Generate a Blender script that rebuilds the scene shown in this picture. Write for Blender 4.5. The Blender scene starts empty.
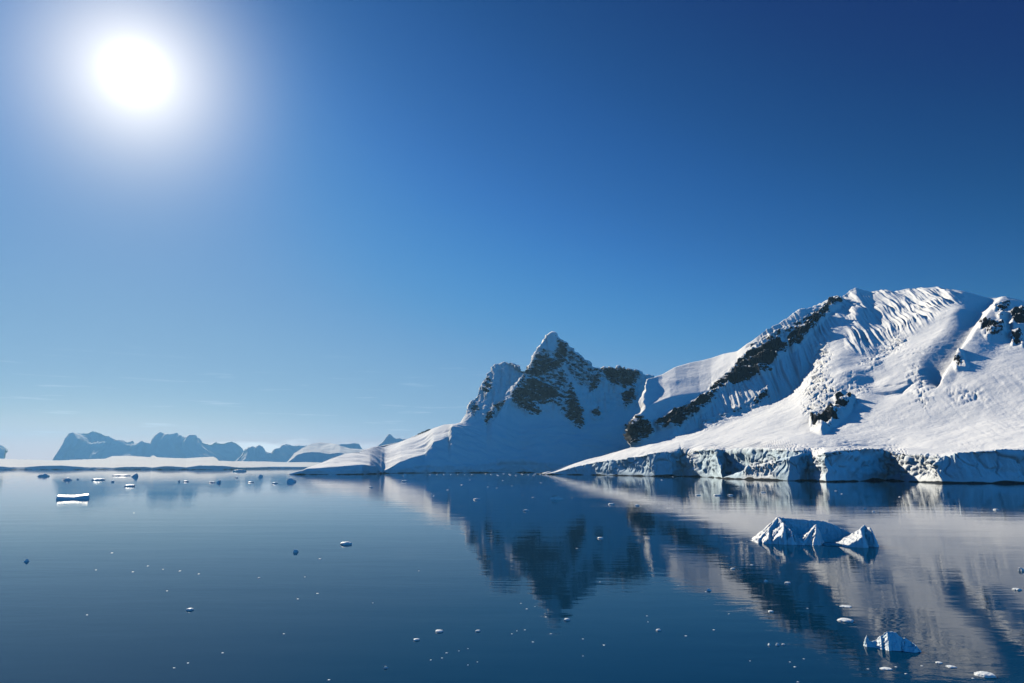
import bpy, math, random
import numpy as np

# ------------------------------------------------------------------ camera, sky, sun, exposure
S = bpy.context.scene
COL = S.collection
F, PITCH, CAM_H = 682.667, math.radians(10.35), 20.0
cam_d = bpy.data.cameras.new("camera")
cam_d.lens, cam_d.sensor_width = 24.0, 36.0
cam_d.clip_start, cam_d.clip_end = 1.0, 200000.0
cam = bpy.data.objects.new("camera", cam_d)
cam.location = (0, 0, CAM_H)
cam.rotation_euler = (math.radians(90) + PITCH, 0, 0)
COL.objects.link(cam)
S.camera = cam

def ray(px, py):
    dx, dy = (px - 512.0) / F, (341.5 - py) / F
    return dx, math.cos(PITCH) - math.sin(PITCH) * dy, math.sin(PITCH) + math.cos(PITCH) * dy

_sx, _sy, _sz = ray(135, 73)
_sl = math.sqrt(_sx**2 + _sy**2 + _sz**2)
SUN = (_sx / _sl, _sy / _sl, _sz / _sl)
SUN_EL, SUN_AZ = math.asin(SUN[2]), math.atan2(SUN[0], SUN[1])      # azimuth from +Y towards +X

EXPO = 2 ** 0.45                                  # the exposure set below
W = bpy.data.worlds.new("World")
S.world = W
W.use_nodes = True
wn, wl = W.node_tree.nodes, W.node_tree.links
wn.clear()
w_out = wn.new("ShaderNodeOutputWorld")
w_bg = wn.new("ShaderNodeBackground"); w_bg.inputs[1].default_value = 0.1
sky = wn.new("ShaderNodeTexSky"); sky.sky_type = 'NISHITA'; sky.sun_disc = False
sky.sun_elevation, sky.sun_rotation = SUN_EL, SUN_AZ
sky.air_density, sky.dust_density, sky.ozone_density, sky.altitude = 1.0, 0.15, 4.0, 0.0
# grade the sky to the deep polar blue of the photograph: one tone curve per channel
sp_ = wn.new("ShaderNodeSeparateColor"); cb_ = wn.new("ShaderNodeCombineColor")
wl.new(sky.outputs[0], sp_.inputs[0])
CURVES = [[(0, 0), (0.95, 0.0), (1.22, 0.0005), (1.65, 0.009), (2.83, 0.06), (4.25, 0.155), (7.4, 0.31), (10.7, 0.66), (13, 0.86), (16, 0.95)],
          [(0, 0), (1.81, 0.021), (2.2, 0.042), (2.98, 0.099), (4.8, 0.25), (6.6, 0.33), (9.7, 0.44), (11.8, 0.60), (14, 0.74), (16, 0.8)],
          [(0, 0), (3.5, 0.135), (4.28, 0.20), (5.42, 0.35), (7.58, 0.56), (9.46, 0.58), (10.8, 0.585), (16, 0.7)]]
for ch, pts in enumerate(CURVES):
    dv = wn.new("ShaderNodeMath"); dv.operation = 'DIVIDE'; dv.inputs[1].default_value = 16.0; dv.use_clamp = True
    wl.new(sp_.outputs[ch], dv.inputs[0])
    fc = wn.new("ShaderNodeFloatCurve"); cv = fc.mapping.curves[0]
    for k, (a, b) in enumerate(pts):
        if k < 2: cv.points[k].location = (a / 16, b) if k == 0 else (1.0, pts[-1][1])
        if 0 < k < len(pts) - 1: cv.points.new(a / 16, b)
    fc.mapping.update()
    wl.new(dv.outputs[0], fc.inputs['Value'])
    ml = wn.new("ShaderNodeMath"); ml.operation = 'MULTIPLY'; ml.inputs[1].default_value = 10.0 / EXPO
    wl.new(fc.outputs[0], ml.inputs[0]); wl.new(ml.outputs[0], cb_.inputs[ch])
tc = wn.new("ShaderNodeTexCoord")

def wmath(op, a, b=None, clamp=False):
    n = wn.new("ShaderNodeMath"); n.operation = op; n.use_clamp = clamp
    for i, v in enumerate((a, b)):
        if v is None: continue
        if isinstance(v, (int, float)): n.inputs[i].default_value = v
        else: wl.new(v, n.inputs[i])
    return n.outputs[0]

def wvec(op, a, b):
    n = wn.new("ShaderNodeVectorMath"); n.operation = op
    wl.new(a, n.inputs[0]); n.inputs[1].default_value = b
    return n
def wmix(blend, fac, a, b):
    n = wn.new("ShaderNodeMix"); n.data_type = 'RGBA'; n.blend_type = blend
    if isinstance(fac, (int, float)): n.inputs[0].default_value = fac
    else: wl.new(fac, n.inputs[0])
    for i, v in ((6, a), (7, b)):
        if isinstance(v, tuple): n.inputs[i].default_value = v
        else: wl.new(v, n.inputs[i])
    return n.outputs[2]

dirv = tc.outputs['Generated']
# thin streaks of high cloud and a low bank of cloud far behind the left shore
sep = wn.new("ShaderNodeSeparateXYZ"); wl.new(dirv, sep.inputs[0])
az = wmath('ARCTAN2', sep.outputs[0], sep.outputs[1])
comb = wn.new("ShaderNodeCombineXYZ")
wl.new(wmath('MULTIPLY', az, 9.0), comb.inputs[0]); wl.new(wmath('MULTIPLY', sep.outputs[2], 160.0), comb.inputs[1])
cn = wn.new("ShaderNodeTexNoise"); cn.inputs['Scale'].default_value = 1.0; cn.inputs['Detail'].default_value = 5
cn.inputs['Roughness'].default_value = 0.55
wl.new(comb.outputs[0], cn.inputs['Vector'])
streak = wmath('MULTIPLY', wmath('SUBTRACT', cn.outputs[0], 0.60), 6.0, True)
lo = wmath('MULTIPLY', wmath('SUBTRACT', 0.16, sep.outputs[2]), 9.0, True)
streak = wmath('MULTIPLY', wmath('MULTIPLY', streak, lo), 0.5)
comb2 = wn.new("ShaderNodeCombineXYZ")
wl.new(wmath('MULTIPLY', az, 14.0), comb2.inputs[0]); wl.new(wmath('MULTIPLY', sep.outputs[2], 60.0), comb2.inputs[1])
cn2 = wn.new("ShaderNodeTexNoise"); cn2.inputs['Scale'].default_value = 1.0; cn2.inputs['Detail'].default_value = 6
wl.new(comb2.outputs[0], cn2.inputs['Vector'])
top = wmath('ADD', wmath('MULTIPLY', cn2.outputs[0], 0.035), 0.0165)
bank = wmath('MULTIPLY', wmath('SUBTRACT', top, sep.outputs[2]), 130.0, True)
azw = wmath('SUBTRACT', 1.0, wmath('ABSOLUTE', wmath('MULTIPLY', wmath('ADD', az, 0.33), 6.5)), True)
bank = wmath('MULTIPLY', wmath('MULTIPLY', bank, wmath('POWER', azw, 0.5)), 0.8)
c1 = wmix('MIX', streak, cb_.outputs[0], (6.6, 7.2, 7.9, 1))
c2 = wmix('MIX', bank, c1, (8.2, 8.1, 8.0, 1))
# the bright aureole of the sun in the air around it
dt = wvec('DOT_PRODUCT', dirv, SUN).outputs['Value']
dt = wmath('MAXIMUM', dt, 0.0)
def glow(power, rgb, base):
    v = wn.new("ShaderNodeVectorMath"); v.operation = 'SCALE'; v.inputs[0].default_value = rgb
    wl.new(wmath('POWER', dt, power), v.inputs['Scale'])
    return wmix('ADD', 1.0, base, v.outputs[0])
c3 = glow(3200.0, (6.0, 5.7, 5.3), c2)
c3 = glow(600.0, (3.0, 2.8, 2.4), c3)
c3 = glow(170.0, (4.8, 4.1, 2.8), c3)
# extra blue added to the unseen sky behind the camera, to fill shaded snow
anti_fill = wmath('MAXIMUM', wmath('MULTIPLY', wvec('DOT_PRODUCT', dirv, (SUN[0], SUN[1], -0.12)).outputs['Value'], -1.0), 0.0)
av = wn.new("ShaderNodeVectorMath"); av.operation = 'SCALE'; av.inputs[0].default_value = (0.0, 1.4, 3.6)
wl.new(anti_fill, av.inputs['Scale'])
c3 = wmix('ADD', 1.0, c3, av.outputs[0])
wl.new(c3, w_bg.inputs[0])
wl.new(w_bg.outputs[0], w_out.inputs[0])

sun_d = bpy.data.lights.new("sun", 'SUN')
sun_d.energy, sun_d.angle, sun_d.color = 4.8, math.radians(0.53), (1.0, 0.90, 0.72)
sun = bpy.data.objects.new("sun", sun_d)
from mathutils import Vector
sun.rotation_euler = Vector(SUN).to_track_quat('Z', 'Y').to_euler()
COL.objects.link(sun)

S.view_settings.view_transform = 'Standard'
S.view_settings.look = 'None'
S.view_settings.exposure = 0.45
S.view_settings.gamma = 1.0
S.cycles.use_denoising = True
S.cycles.max_bounces = 8
S.cycles.volume_bounces = 0
S.cycles.diffuse_bounces = 0
S.cycles.caustics_reflective = False
S.cycles.sample_clamp_indirect = 6.0
HAZE_DENSITY = 3.1e-5

# ------------------------------------------------------------------ helpers
rng = np.random.default_rng(7)
_perm = rng.permutation(512); _perm = np.concatenate([_perm, _perm, _perm])
_grad = rng.normal(size=(512, 3)); _grad /= np.linalg.norm(_grad, axis=1)[:, None]

def noise(p):                                    # gradient noise, about -1..1; p is (..., 3)
    p = np.asarray(p, float); i = np.floor(p).astype(int); f = p - i
    u = f * f * f * (f * (f * 6 - 15) + 10)
    r = np.zeros(p.shape[:-1])
    for a in (0, 1):
        for b in (0, 1):
            for c in (0, 1):
                h = _perm[(_perm[(_perm[(i[..., 0] + a) & 511] + i[..., 1] + b) & 511] + i[..., 2] + c) & 511]
                d = f - np.array((a, b, c))
                v = (_grad[h] * d).sum(-1)
                w = (u[..., 0] if a else 1 - u[..., 0]) * (u[..., 1] if b else 1 - u[..., 1]) * (u[..., 2] if c else 1 - u[..., 2])
                r += v * w
    return r * 1.6
def fbm(p, octv=4, gain=0.5):
    r, a, q = 0, 1.0, np.asarray(p, float)
    for k in range(octv):
        r = r + a * noise(q + 17.3 * k); a *= gain; q = q * 2.03
    return r
def ridged(p, octv=4, gain=0.55):
    r, a, q = 0, 1.0, np.asarray(p, float)
    for k in range(octv):
        r = r + a * (1 - 2.2 * np.abs(noise(q + 9.1 * k))); a *= gain; q = q * 2.03
    return r
def blocks(p, warp=0.35):                        # cellular blocks: a random height per cell, and the distance to its edge
    p = np.asarray(p, float) + warp * np.stack([noise(p * 0.9 + 3), noise(p * 0.9 + 31), noise(p * 0.9 + 57)], -1)
    i = np.floor(p).astype(int)
    d1 = np.full(p.shape[:-1], 9.0); d2 = d1.copy(); hh = np.zeros(p.shape[:-1])
    for a in (-1, 0, 1):
        for b in (-1, 0, 1):
            for c in (-1, 0, 1):
                j = i + np.array((a, b, c))
                h = _perm[(_perm[(_perm[j[..., 0] & 511] + j[..., 1]) & 511] + j[..., 2]) & 511]
                d = np.linalg.norm(j + 0.5 + 0.42 * _grad[h] - p, axis=-1)
                n = d < d1
                d2 = np.where(n, d1, np.minimum(d2, d)); hh = np.where(n, (h % 97) / 48.5 - 1, hh); d1 = np.where(n, d, d1)
    return hh, d2 - d1

def project(P):
    x, y, z = P[..., 0], P[..., 1], P[..., 2] - CAM_H
    dep = y * math.cos(PITCH) + z * math.sin(PITCH)
    up = -y * math.sin(PITCH) + z * math.cos(PITCH)
    dep = np.maximum(dep, 1e-3)
    return 512 + F * x / dep, 341.5 - F * up / dep
def water_range(px, py):                         # horizontal distance at which the water lies under this pixel
    x, y, z = ray(px, py)
    return CAM_H * math.hypot(x, y) / -z
def water_point(px, py):
    x, y, z = ray(px, py); k = CAM_H / -z
    return x * k, y * k

def poly_mask(px, py, poly, soft=2.0):           # soft polygon mask
    poly = np.array(poly, float); q = np.stack([px, py], -1)
    inside = np.zeros(px.shape, bool); dist = np.full(px.shape, 1e9)
    for k in range(len(poly)):
        a, b = poly[k], poly[(k + 1) % len(poly)]
        ab = b - a; t = np.clip(((q - a) @ ab) / (ab @ ab + 1e-9), 0, 1)
        dist = np.minimum(dist, np.linalg.norm(q - (a + t[..., None] * ab), axis=-1))
        c = ((a[1] > py) != (b[1] > py)) & (px < (b[0] - a[0]) * (py - a[1]) / (b[1] - a[1] + 1e-12) + a[0])
        inside ^= c
    sd = np.where(inside, dist, -dist)
    return np.clip(0.5 + sd / (2 * soft), 0, 1)
def line_side(px, py, line):                     # signed distance to a polyline (right of its direction is positive) and the distance
    line = np.array(line, float); q = np.stack([px, py], -1)
    best = np.full(px.shape, 1e9); sgn = np.zeros(px.shape)
    for a, b in zip(line[:-1], line[1:]):
        ab = b - a; t = np.clip(((q - a) @ ab) / (ab @ ab), 0, 1)
        v = q - (a + t[..., None] * ab); d = np.linalg.norm(v, axis=-1)
        s = np.sign(ab[0] * v[..., 1] - ab[1] * v[..., 0])
        n = d < best
        best = np.where(n, d, best); sgn = np.where(n, s, sgn)
    return best * sgn, best
def sstep(a, b, x):
    t = np.clip((x - a) / (b - a), 0, 1); return t * t * (3 - 2 * t)

def grid_mesh(name, P, mat, attrs=None, close=False):
    n, m = P.shape[:2]
    idx = np.arange(n * m).reshape(n, m)
    q = np.stack([idx[:-1, :-1], idx[1:, :-1], idx[1:, 1:], idx[:-1, 1:]], -1).reshape(-1, 4)
    me = bpy.data.meshes.new(name)
    me.vertices.add(n * m); me.vertices.foreach_set("co", P.reshape(-1).astype(np.float32))
    me.loops.add(q.size); me.loops.foreach_set("vertex_index", q.reshape(-1).astype(np.int32))
    me.polygons.add(len(q)); me.polygons.foreach_set("loop_start", (np.arange(len(q)) * 4).astype(np.int32))
    me.polygons.foreach_set("use_smooth", np.ones(len(q), bool))
    me.update(calc_edges=True)
    for k, v in (attrs or {}).items():
        a = me.attributes.new(k, 'FLOAT', 'POINT'); a.data.foreach_set("value", v.reshape(-1).astype(np.float32))
    me.materials.append(mat)
    o = bpy.data.objects.new(name, me); COL.objects.link(o)
    return o
def grid_normals(P):
    du = np.gradient(P, axis=0); dv = np.gradient(P, axis=1)
    n = np.cross(du, dv); n /= np.linalg.norm(n, axis=-1)[..., None] + 1e-9
    return n * np.where(n[..., 2:3] < 0, -1, 1)

# a landform: rows running across the view, each built up from the one before it.
#   ('climb', [(px, py, slope in degrees)...])  rises at that slope until it meets the sight line
#   ('step',  [(px, dr, keep)...])               goes dr further back, keeping that share of the height
def landform(px0, px1, ncol, shore, rows, segs, shore_r=None, smooth={}):
    azs = np.linspace(math.atan2(px0 - 512, F), math.atan2(px1 - 512, F), ncol)
    def look(tab, px, c): t = np.array(tab, float); return np.interp(px, t[:, 0], t[:, c])
    def solve(fpy):                              # sight line of a row at each azimuth
        px = 512 + F * np.tan(azs)
        for _ in range(12):
            py = fpy(px); dy = (341.5 - py) / F
            yy, zz = math.cos(PITCH) - math.sin(PITCH) * dy, math.sin(PITCH) + math.cos(PITCH) * dy
            px = 0.4 * px + 0.6 * (512 + F * np.tan(azs) * yy)
        return px, py, zz / yy * np.cos(azs)     # tan of elevation over horizontal range
    px, py, te = solve(lambda x: look(shore, x, 1))
    r = CAM_H / -te if shore_r is None else np.full(ncol, float(shore_r)); z = np.full(ncol, -4.0)
    R, Z = [r], [z]
    for kind, tab in rows:
        r0, z0 = R[-1], Z[-1]
        if kind == 'climb':
            px, py, te = solve(lambda x: look(tab, x, 1))
            m = np.tan(np.radians(look(tab, px, 2)))
            den = np.minimum(te - m, -1e-3)
            r = (z0 - m * r0 - CAM_H) / den
            bad = r < r0 + 0.3
            r = np.where(bad, r0 + 0.3, r); z = np.where(bad, z0, z0 + m * (r - r0))
            sg = smooth.get(len(R) - 1, 0)
            if sg:                               # even out the distance from column to column, staying on the sight line
                sg = sg * ncol / (px1 - px0); kx = np.arange(-int(3 * sg), int(3 * sg) + 1); kw = np.exp(-0.5 * (kx / sg) ** 2); kw /= kw.sum()
                rs_ = np.convolve(np.pad(r, len(kx) // 2, mode='edge'), kw, mode='valid')
                r = np.maximum(rs_, r0 + 0.3); z = np.where(bad & (te * r + CAM_H > z0), z0, te * r + CAM_H)
        elif kind in ('range', 'rangec'):                    # (px, py, distance): the height follows from the sight line
            px, py, te = solve(lambda x: look(tab, x, 1))
            r = look(tab, px, 2); r = np.where((px < 632) & (kind == 'rangec'), 0, r)
            sg = (12 if kind == 'range' else 7) * ncol / (px1 - px0); kx = np.arange(-int(3 * sg), int(3 * sg) + 1); kw = np.exp(-0.5 * (kx / sg) ** 2); kw /= kw.sum()
            r = np.where(r > 0, np.convolve(np.pad(np.maximum(r, r0), len(kx) // 2, mode='edge'), kw, mode='valid'), 0)
            if kind == 'range': te = np.convolve(np.pad(te, len(kx) // 2, mode='edge'), kw, mode='valid')
            r = np.maximum(r, r0 + 0.5); z = te * r + CAM_H
        else:
            px = 512 + F * np.tan(azs)
            r = r0 + look(tab, px, 1); z = (z0 + 5) * look(tab, px, 2) - 5
        R.append(r); Z.append(z)
    rr, zz = [], []
    for k, n in enumerate(segs):
        t = np.linspace(0, 1, n, endpoint=False)[:, None]
        rr.append(R[k] * (1 - t) + R[k + 1] * t); zz.append(Z[k] * (1 - t) + Z[k + 1] * t)
    rr.append(R[-1][None]); zz.append(Z[-1][None])
    rr, zz = np.concatenate(rr), np.concatenate(zz)
    return np.stack([rr * np.sin(azs), rr * np.cos(azs), zz], -1)
def soften(P, n=2):
    for _ in range(n):
        Q = P.copy()
        Q[1:-1] = 0.25 * P[:-2] + 0.5 * P[1:-1] + 0.25 * P[2:]
        P = Q.copy(); P[:, 1:-1] = 0.25 * Q[:, :-2] + 0.5 * Q[:, 1:-1] + 0.25 * Q[:, 2:]
    return P

def strata(P, m, period, tilt, amp):             # broken rock beds: each bed stands proud above a narrow ledge
    s = (P[..., 2] + tilt * P[..., 0] + 0.8 * period * noise(P / (3.2 * period)) + 0.3 * period * noise(P / period)) / period
    f = s - np.floor(s)
    return m * amp * (sstep(0.0, 0.22, f) * (1 - 0.75 * f) - 0.3)
def bare(P2, m):                                 # rock shows where the built surface is steep, snow lies where it is not
    st = grid_normals(P2)[..., 2]
    return m * (0.42 + 0.72 * (1 - sstep(0.42, 0.76, st)))

# ------------------------------------------------------------------ materials
def mat_new(name):
    m = bpy.data.materials.new(name); m.use_nodes = True
    nt = m.node_tree; nt.nodes.clear()
    out = nt.nodes.new("ShaderNodeOutputMaterial"); b = nt.nodes.new("ShaderNodeBsdfPrincipled")
    nt.links.new(b.outputs[0], out.inputs[0])
    return m, nt, b, out
def node(nt, kind, **inp):
    n = nt.nodes.new(kind)
    for k, v in inp.items():
        key = k.replace('_', ' ')
        if hasattr(v, 'links') or isinstance(v, bpy.types.NodeSocket): nt.links.new(v, n.inputs[key])
        else: n.inputs[key].default_value = v
    return n
def mth(nt, op, a, b=None, clamp=False):
    n = nt.nodes.new("ShaderNodeMath"); n.operation = op; n.use_clamp = clamp
    for i, v in enumerate((a, b)):
        if v is None: continue
        if isinstance(v, (int, float)): n.inputs[i].default_value = v
        else: nt.links.new(v, n.inputs[i])
    return n.outputs[0]
def mixc(nt, fac, a, b):
    n = nt.nodes.new("ShaderNodeMix"); n.data_type = 'RGBA'
    for i, v in ((0, fac), (6, a), (7, b)):
        if isinstance(v, (tuple, float, int)): n.inputs[i].default_value = v
        else: nt.links.new(v, n.inputs[i])
    return n.outputs[2]

def snow_rock(name, scale=1.0, bump=1.0, rock=(0.010, 0.014, 0.021, 1), alb=1.0):
    m, nt, b, out = mat_new(name)
    tcn = nt.nodes.new("ShaderNodeNewGeometry"); pos = tcn.outputs['Position']
    at = nt.nodes.new("ShaderNodeAttribute"); at.attribute_name = "rock"
    ic = nt.nodes.new("ShaderNodeAttribute"); ic.attribute_name = "ice"
    n1 = node(nt, "ShaderNodeTexNoise", Vector=pos, Scale=0.055 / scale, Detail=7.0, Roughness=0.66)
    mp = nt.nodes.new("ShaderNodeMapping"); mp.inputs['Scale'].default_value = (1, 1, 2.8); mp.inputs['Rotation'].default_value = (0, 0.42, 0); nt.links.new(pos, mp.inputs[0])
    n2a = node(nt, "ShaderNodeTexNoise", Vector=mp.outputs[0], Scale=0.031 / scale, Detail=9.0, Roughness=0.72)
    mp2 = nt.nodes.new("ShaderNodeMapping"); mp2.inputs['Scale'].default_value = (1, 1, 0.3); nt.links.new(pos, mp2.inputs[0])
    n2b = node(nt, "ShaderNodeTexNoise", Vector=mp2.outputs[0], Scale=0.06 / scale, Detail=6.0, Roughness=0.65)
    n2 = nt.nodes.new("ShaderNodeMath"); n2.operation = 'MULTIPLY_ADD'; n2.inputs[1].default_value = 0.45
    nt.links.new(n2b.outputs[0], n2.inputs[0]); nt.links.new(mth(nt, 'MULTIPLY', n2a.outputs[0], 0.55), n2.inputs[2])
    f = mth(nt, 'ADD', at.outputs['Fac'], mth(nt, 'MULTIPLY', mth(nt, 'SUBTRACT', n2.outputs[0], 0.5), 2.4))
    f = mth(nt, 'ADD', f, mth(nt, 'MULTIPLY', mth(nt, 'SUBTRACT', n1.outputs[0], 0.5), 0.9))
    f = mth(nt, 'MULTIPLY', mth(nt, 'SUBTRACT', f, 0.47), 10.0, True)
    zero = mth(nt, 'MULTIPLY', at.outputs['Fac'], 8.0, True)
    f = mth(nt, 'MULTIPLY', f, zero)
    rk = mixc(nt, n1.outputs[0], (rock[0] * 0.5, rock[1] * 0.5, rock[2] * 0.55, 1), (rock[0] * 1.7, rock[1] * 1.6, rock[2] * 1.5, 1))
    sn = mixc(nt, n1.outputs[0], (0.84 * alb, 0.87 * alb, 0.91 * alb, 1), (0.91 * alb, 0.92 * alb, 0.93 * alb, 1))
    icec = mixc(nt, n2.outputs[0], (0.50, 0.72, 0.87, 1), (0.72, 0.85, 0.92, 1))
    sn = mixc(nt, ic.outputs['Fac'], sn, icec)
    # wet rock and undercut ice along the tide line
    sp = nt.nodes.new("ShaderNodeSeparateXYZ"); nt.links.new(pos, sp.inputs[0])
    n3 = node(nt, "ShaderNodeTexNoise", Vector=pos, Scale=0.02, Detail=3.0)
    tide = mth(nt, 'MULTIPLY', mth(nt, 'SUBTRACT', mth(nt, 'MULTIPLY', mth(nt, 'SUBTRACT', n3.outputs[0], 0.33), 12.0), sp.outputs[2]), 1.2, True)
    colr = mixc(nt, f, sn, rk)
    colr = mixc(nt, tide, colr, (0.03, 0.035, 0.04, 1))
    nt.links.new(colr, b.inputs['Base Color'])
    b.inputs['Roughness'].default_value = 0.9
    b.inputs['Specular IOR Level'].default_value = 0.06
    n4 = node(nt, "ShaderNodeTexNoise", Vector=pos, Scale=0.30 / scale, Detail=5.0, Roughness=0.7)
    hmix = mth(nt, 'ADD', mth(nt, 'ADD', mth(nt, 'MULTIPLY', n1.outputs[0], 5.0), mth(nt, 'MULTIPLY', n4.outputs[0], 1.3)), mth(nt, 'MULTIPLY', n2.outputs[0], mth(nt, 'ADD', mth(nt, 'MULTIPLY', f, 14.0), 2.0)))
    bp = node(nt, "ShaderNodeBump", Height=hmix, Strength=0.45 * bump, Distance=1.0 * scale)
    nt.links.new(bp.outputs[0], b.inputs['Normal'])
    return m
M_SNOW = snow_rock("snow_and_rock")
M_SHEET = snow_rock("sheet_snow", 5.0, 0.6, alb=0.72)
M_FAR = snow_rock("far_snow_and_rock", 5.0, 0.6, alb=0.85)

def ice_mat(name, c0, c1, scale=1.0):
    m, nt, b, out = mat_new(name)
    tcn = nt.nodes.new("ShaderNodeTexCoord"); pos = tcn.outputs['Object']
    n1 = node(nt, "ShaderNodeTexNoise", Vector=pos, Scale=1.3 / scale, Detail=6.0, Roughness=0.6)
    ic = nt.nodes.new("ShaderNodeAttribute"); ic.attribute_name = "ice"
    fac = mth(nt, 'ADD', ic.outputs['Fac'], mth(nt, 'MULTIPLY', mth(nt, 'SUBTRACT', n1.outputs[0], 0.5), 0.5), True)
    nt.links.new(mixc(nt, fac, c0, c1), b.inputs['Base Color'])
    b.inputs['Roughness'].default_value = 0.5
    b.inputs['Specular IOR Level'].default_value = 0.3
    bp = node(nt, "ShaderNodeBump", Height=n1.outputs[0], Strength=0.5, Distance=0.35 * scale)
    nt.links.new(bp.outputs[0], b.inputs['Normal'])
    return m
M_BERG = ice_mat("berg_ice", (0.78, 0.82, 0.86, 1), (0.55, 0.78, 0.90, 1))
M_CHUNK = ice_mat("floe_ice", (0.80, 0.85, 0.88, 1), (0.40, 0.66, 0.78, 1), 0.4)
M_LEDGE = ice_mat("submerged_ice", (0.16, 0.50, 0.58, 1), (0.22, 0.60, 0.66, 1))

def water_mat():
    m, nt, b, out = mat_new("sea_water")
    g = nt.nodes.new("ShaderNodeNewGeometry"); pos = g.outputs['Position']
    def rip(sx, sy, sc, det):
        mp = nt.nodes.new("ShaderNodeMapping"); mp.inputs['Scale'].default_value = (sx, sy, 1)
        mp.inputs['Rotation'].default_value = (0, 0, 0.18); nt.links.new(pos, mp.inputs[0])
        return node(nt, "ShaderNodeTexNoise", Vector=mp.outputs[0], Scale=sc, Detail=det, Roughness=0.55).outputs[0]
    big = rip(0.35, 1.0, 0.011, 3.0)             # calm and ruffled patches
    patch = mth(nt, 'ADD', mth(nt, 'MULTIPLY', mth(nt, 'SUBTRACT', big, 0.42), 3.0, True), 0.25)
    r1 = rip(0.45, 1.0, 0.42, 4.0)
    r2 = rip(0.30, 1.0, 0.075, 3.5)
    h = mth(nt, 'ADD', mth(nt, 'MULTIPLY', mth(nt, 'MULTIPLY', r1, patch), 0.034), mth(nt, 'MULTIPLY', r2, 0.065))
    bp = node(nt, "ShaderNodeBump", Height=h, Strength=1.0, Distance=1.0)
    nt.links.new(bp.outputs[0], b.inputs['Normal'])
    b.inputs['Base Color'].default_value = (0.0, 0.028, 0.072, 1)
    b.inputs['Roughness'].default_value = 0.025
    b.inputs['IOR'].default_value = 1.15
    return m
M_WATER = water_mat()

# ------------------------------------------------------------------ sea
me = bpy.data.meshes.new("sea")
E = 23500.0
me.from_pydata([(-E, -2900, 0), (E, -2900, 0), (E, E, 0), (-E, E, 0)], [], [(0, 1, 2, 3)])
me.materials.append(M_WATER)
sea = bpy.data.objects.new("sea", me); COL.objects.link(sea)
sea['kind'] = 'structure'; sea['label'] = "calm dark blue sea mirroring the snowy mountains"

def structure(o, label):
    o['kind'] = 'structure'; o['label'] = label
    return o

# ------------------------------------------------------------------ snowy mountain on the right
shore = [(540, 474.5), (548, 474.6), (591, 475), (655, 476.4), (672, 476.5), (682, 476.3), (700, 477.0), (712, 477.4), (725, 478.8), (770, 480.3), (788, 480.9), (800, 481.0), (808, 480.7), (826, 481.9), (838, 481.9), (850, 481.5), (864, 481.1), (876, 480.7), (886, 480.5), (910, 481.8), (942, 483.2), (965, 483.4), (1024, 483.6), (1300, 484.5)]
front = [(540, 475, 78), (553, 474.2, 78), (559, 472, 78), (575, 467, 78), (591, 463, 78), (624, 459, 78), (645, 455, 78), (662, 452.5, 80), (677, 452, 80), (684, 455, 70), (705, 449.5, 80), (716, 449.3, 80), (722, 478, 50), (740, 472, 60), (756, 466, 74), (773, 462, 78), (780, 459, 78), (804, 452, 78), (812, 459, 55), (820, 456, 60), (824, 453, 80), (840, 450, 82), (880, 448.5, 82), (890, 452, 62), (900, 454, 60), (920, 456, 60), (940, 458, 66), (961, 453, 80), (990, 450, 82), (1024, 449, 82), (1300, 440, 80)]
lobe = [(540, 0.4, 1), (714, 0.4, 1), (722, 130, 0.9), (756, 90, 0.95), (790, 30, 1), (806, 0.4, 1), (1300, 0.4, 1)]
back_cliff = [(x, y, 76) for x, y, _ in front[:12]] + [(740, 449, 76), (763, 448.5, 70), (785, 450, 50), (806, 451.5, 40)] + [(x, y - .2, 40) for x, y, _ in front[18:]]
brow = [(540, 474.4, 1665), (553, 474.1, 1663), (559, 471.6, 1660), (575, 466.4, 1650), (591, 462.4, 1630), (624, 457, 1560), (640, 454, 1520), (662, 451, 1470), (700, 447.3, 1420), (740, 446.6, 1310), (770, 446.4, 1230), (800, 447.6, 1170), (830, 447, 1165), (880, 446, 1190), (900, 447.5, 1175), (940, 450, 1110), (961, 449.5, 1095), (990, 447, 1080), (1024, 445.6, 1075), (1300, 430, 1040)]
mid = [(540, 474.3, 1668), (553, 474, 1668), (559, 471.3, 1668), (575, 465.6, 1665), (591, 460.8, 1655), (616, 454.6, 1620), (632, 451.6, 1590), (640, 451, 1530), (662, 447, 1512), (700, 440, 1480), (750, 433, 1420), (800, 428, 1350), (850, 428, 1310), (900, 424, 1290), (960, 423, 1250), (1024, 420, 1230), (1300, 400, 1150)]
ramp = [(540, 474.2, 1690), (556, 472.6, 1700), (565, 467.4, 1710), (575, 463.4, 1715), (591, 458, 1715), (616, 451, 1690), (632, 447.2, 1650), (670, 440, 1605), (717, 422, 1625), (750, 410, 1640), (773, 403, 1650), (799, 392, 1680), (806, 378, 1710), (818, 350, 1790), (830, 341, 1800), (850, 338, 1790), (875, 347, 1780), (900, 333, 1800), (939, 317, 1840), (959, 306, 1860), (990, 308, 1840), (1024, 312, 1800), (1300, 330, 1700)]
face = [(540, 474.2, 1680), (626, 450, 1611), (632, 446.5, 1600), (634, 433, 1640), (637, 422, 1654), (645, 408, 1690), (670, 397, 1710), (700, 393, 1740), (712, 388, 1755), (731, 372, 1800), (750, 352, 1850), (767, 335, 1881), (780, 328, 1905), (800, 312.5, 1965), (827, 307, 2120), (847, 296.5, 2215), (856, 290, 2245), (872, 294, 2235), (917, 292, 2210), (934, 290.5, 2187), (954, 293, 2160), (974, 296, 2130), (1024, 303, 2080), (1300, 322, 1900)]
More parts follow.
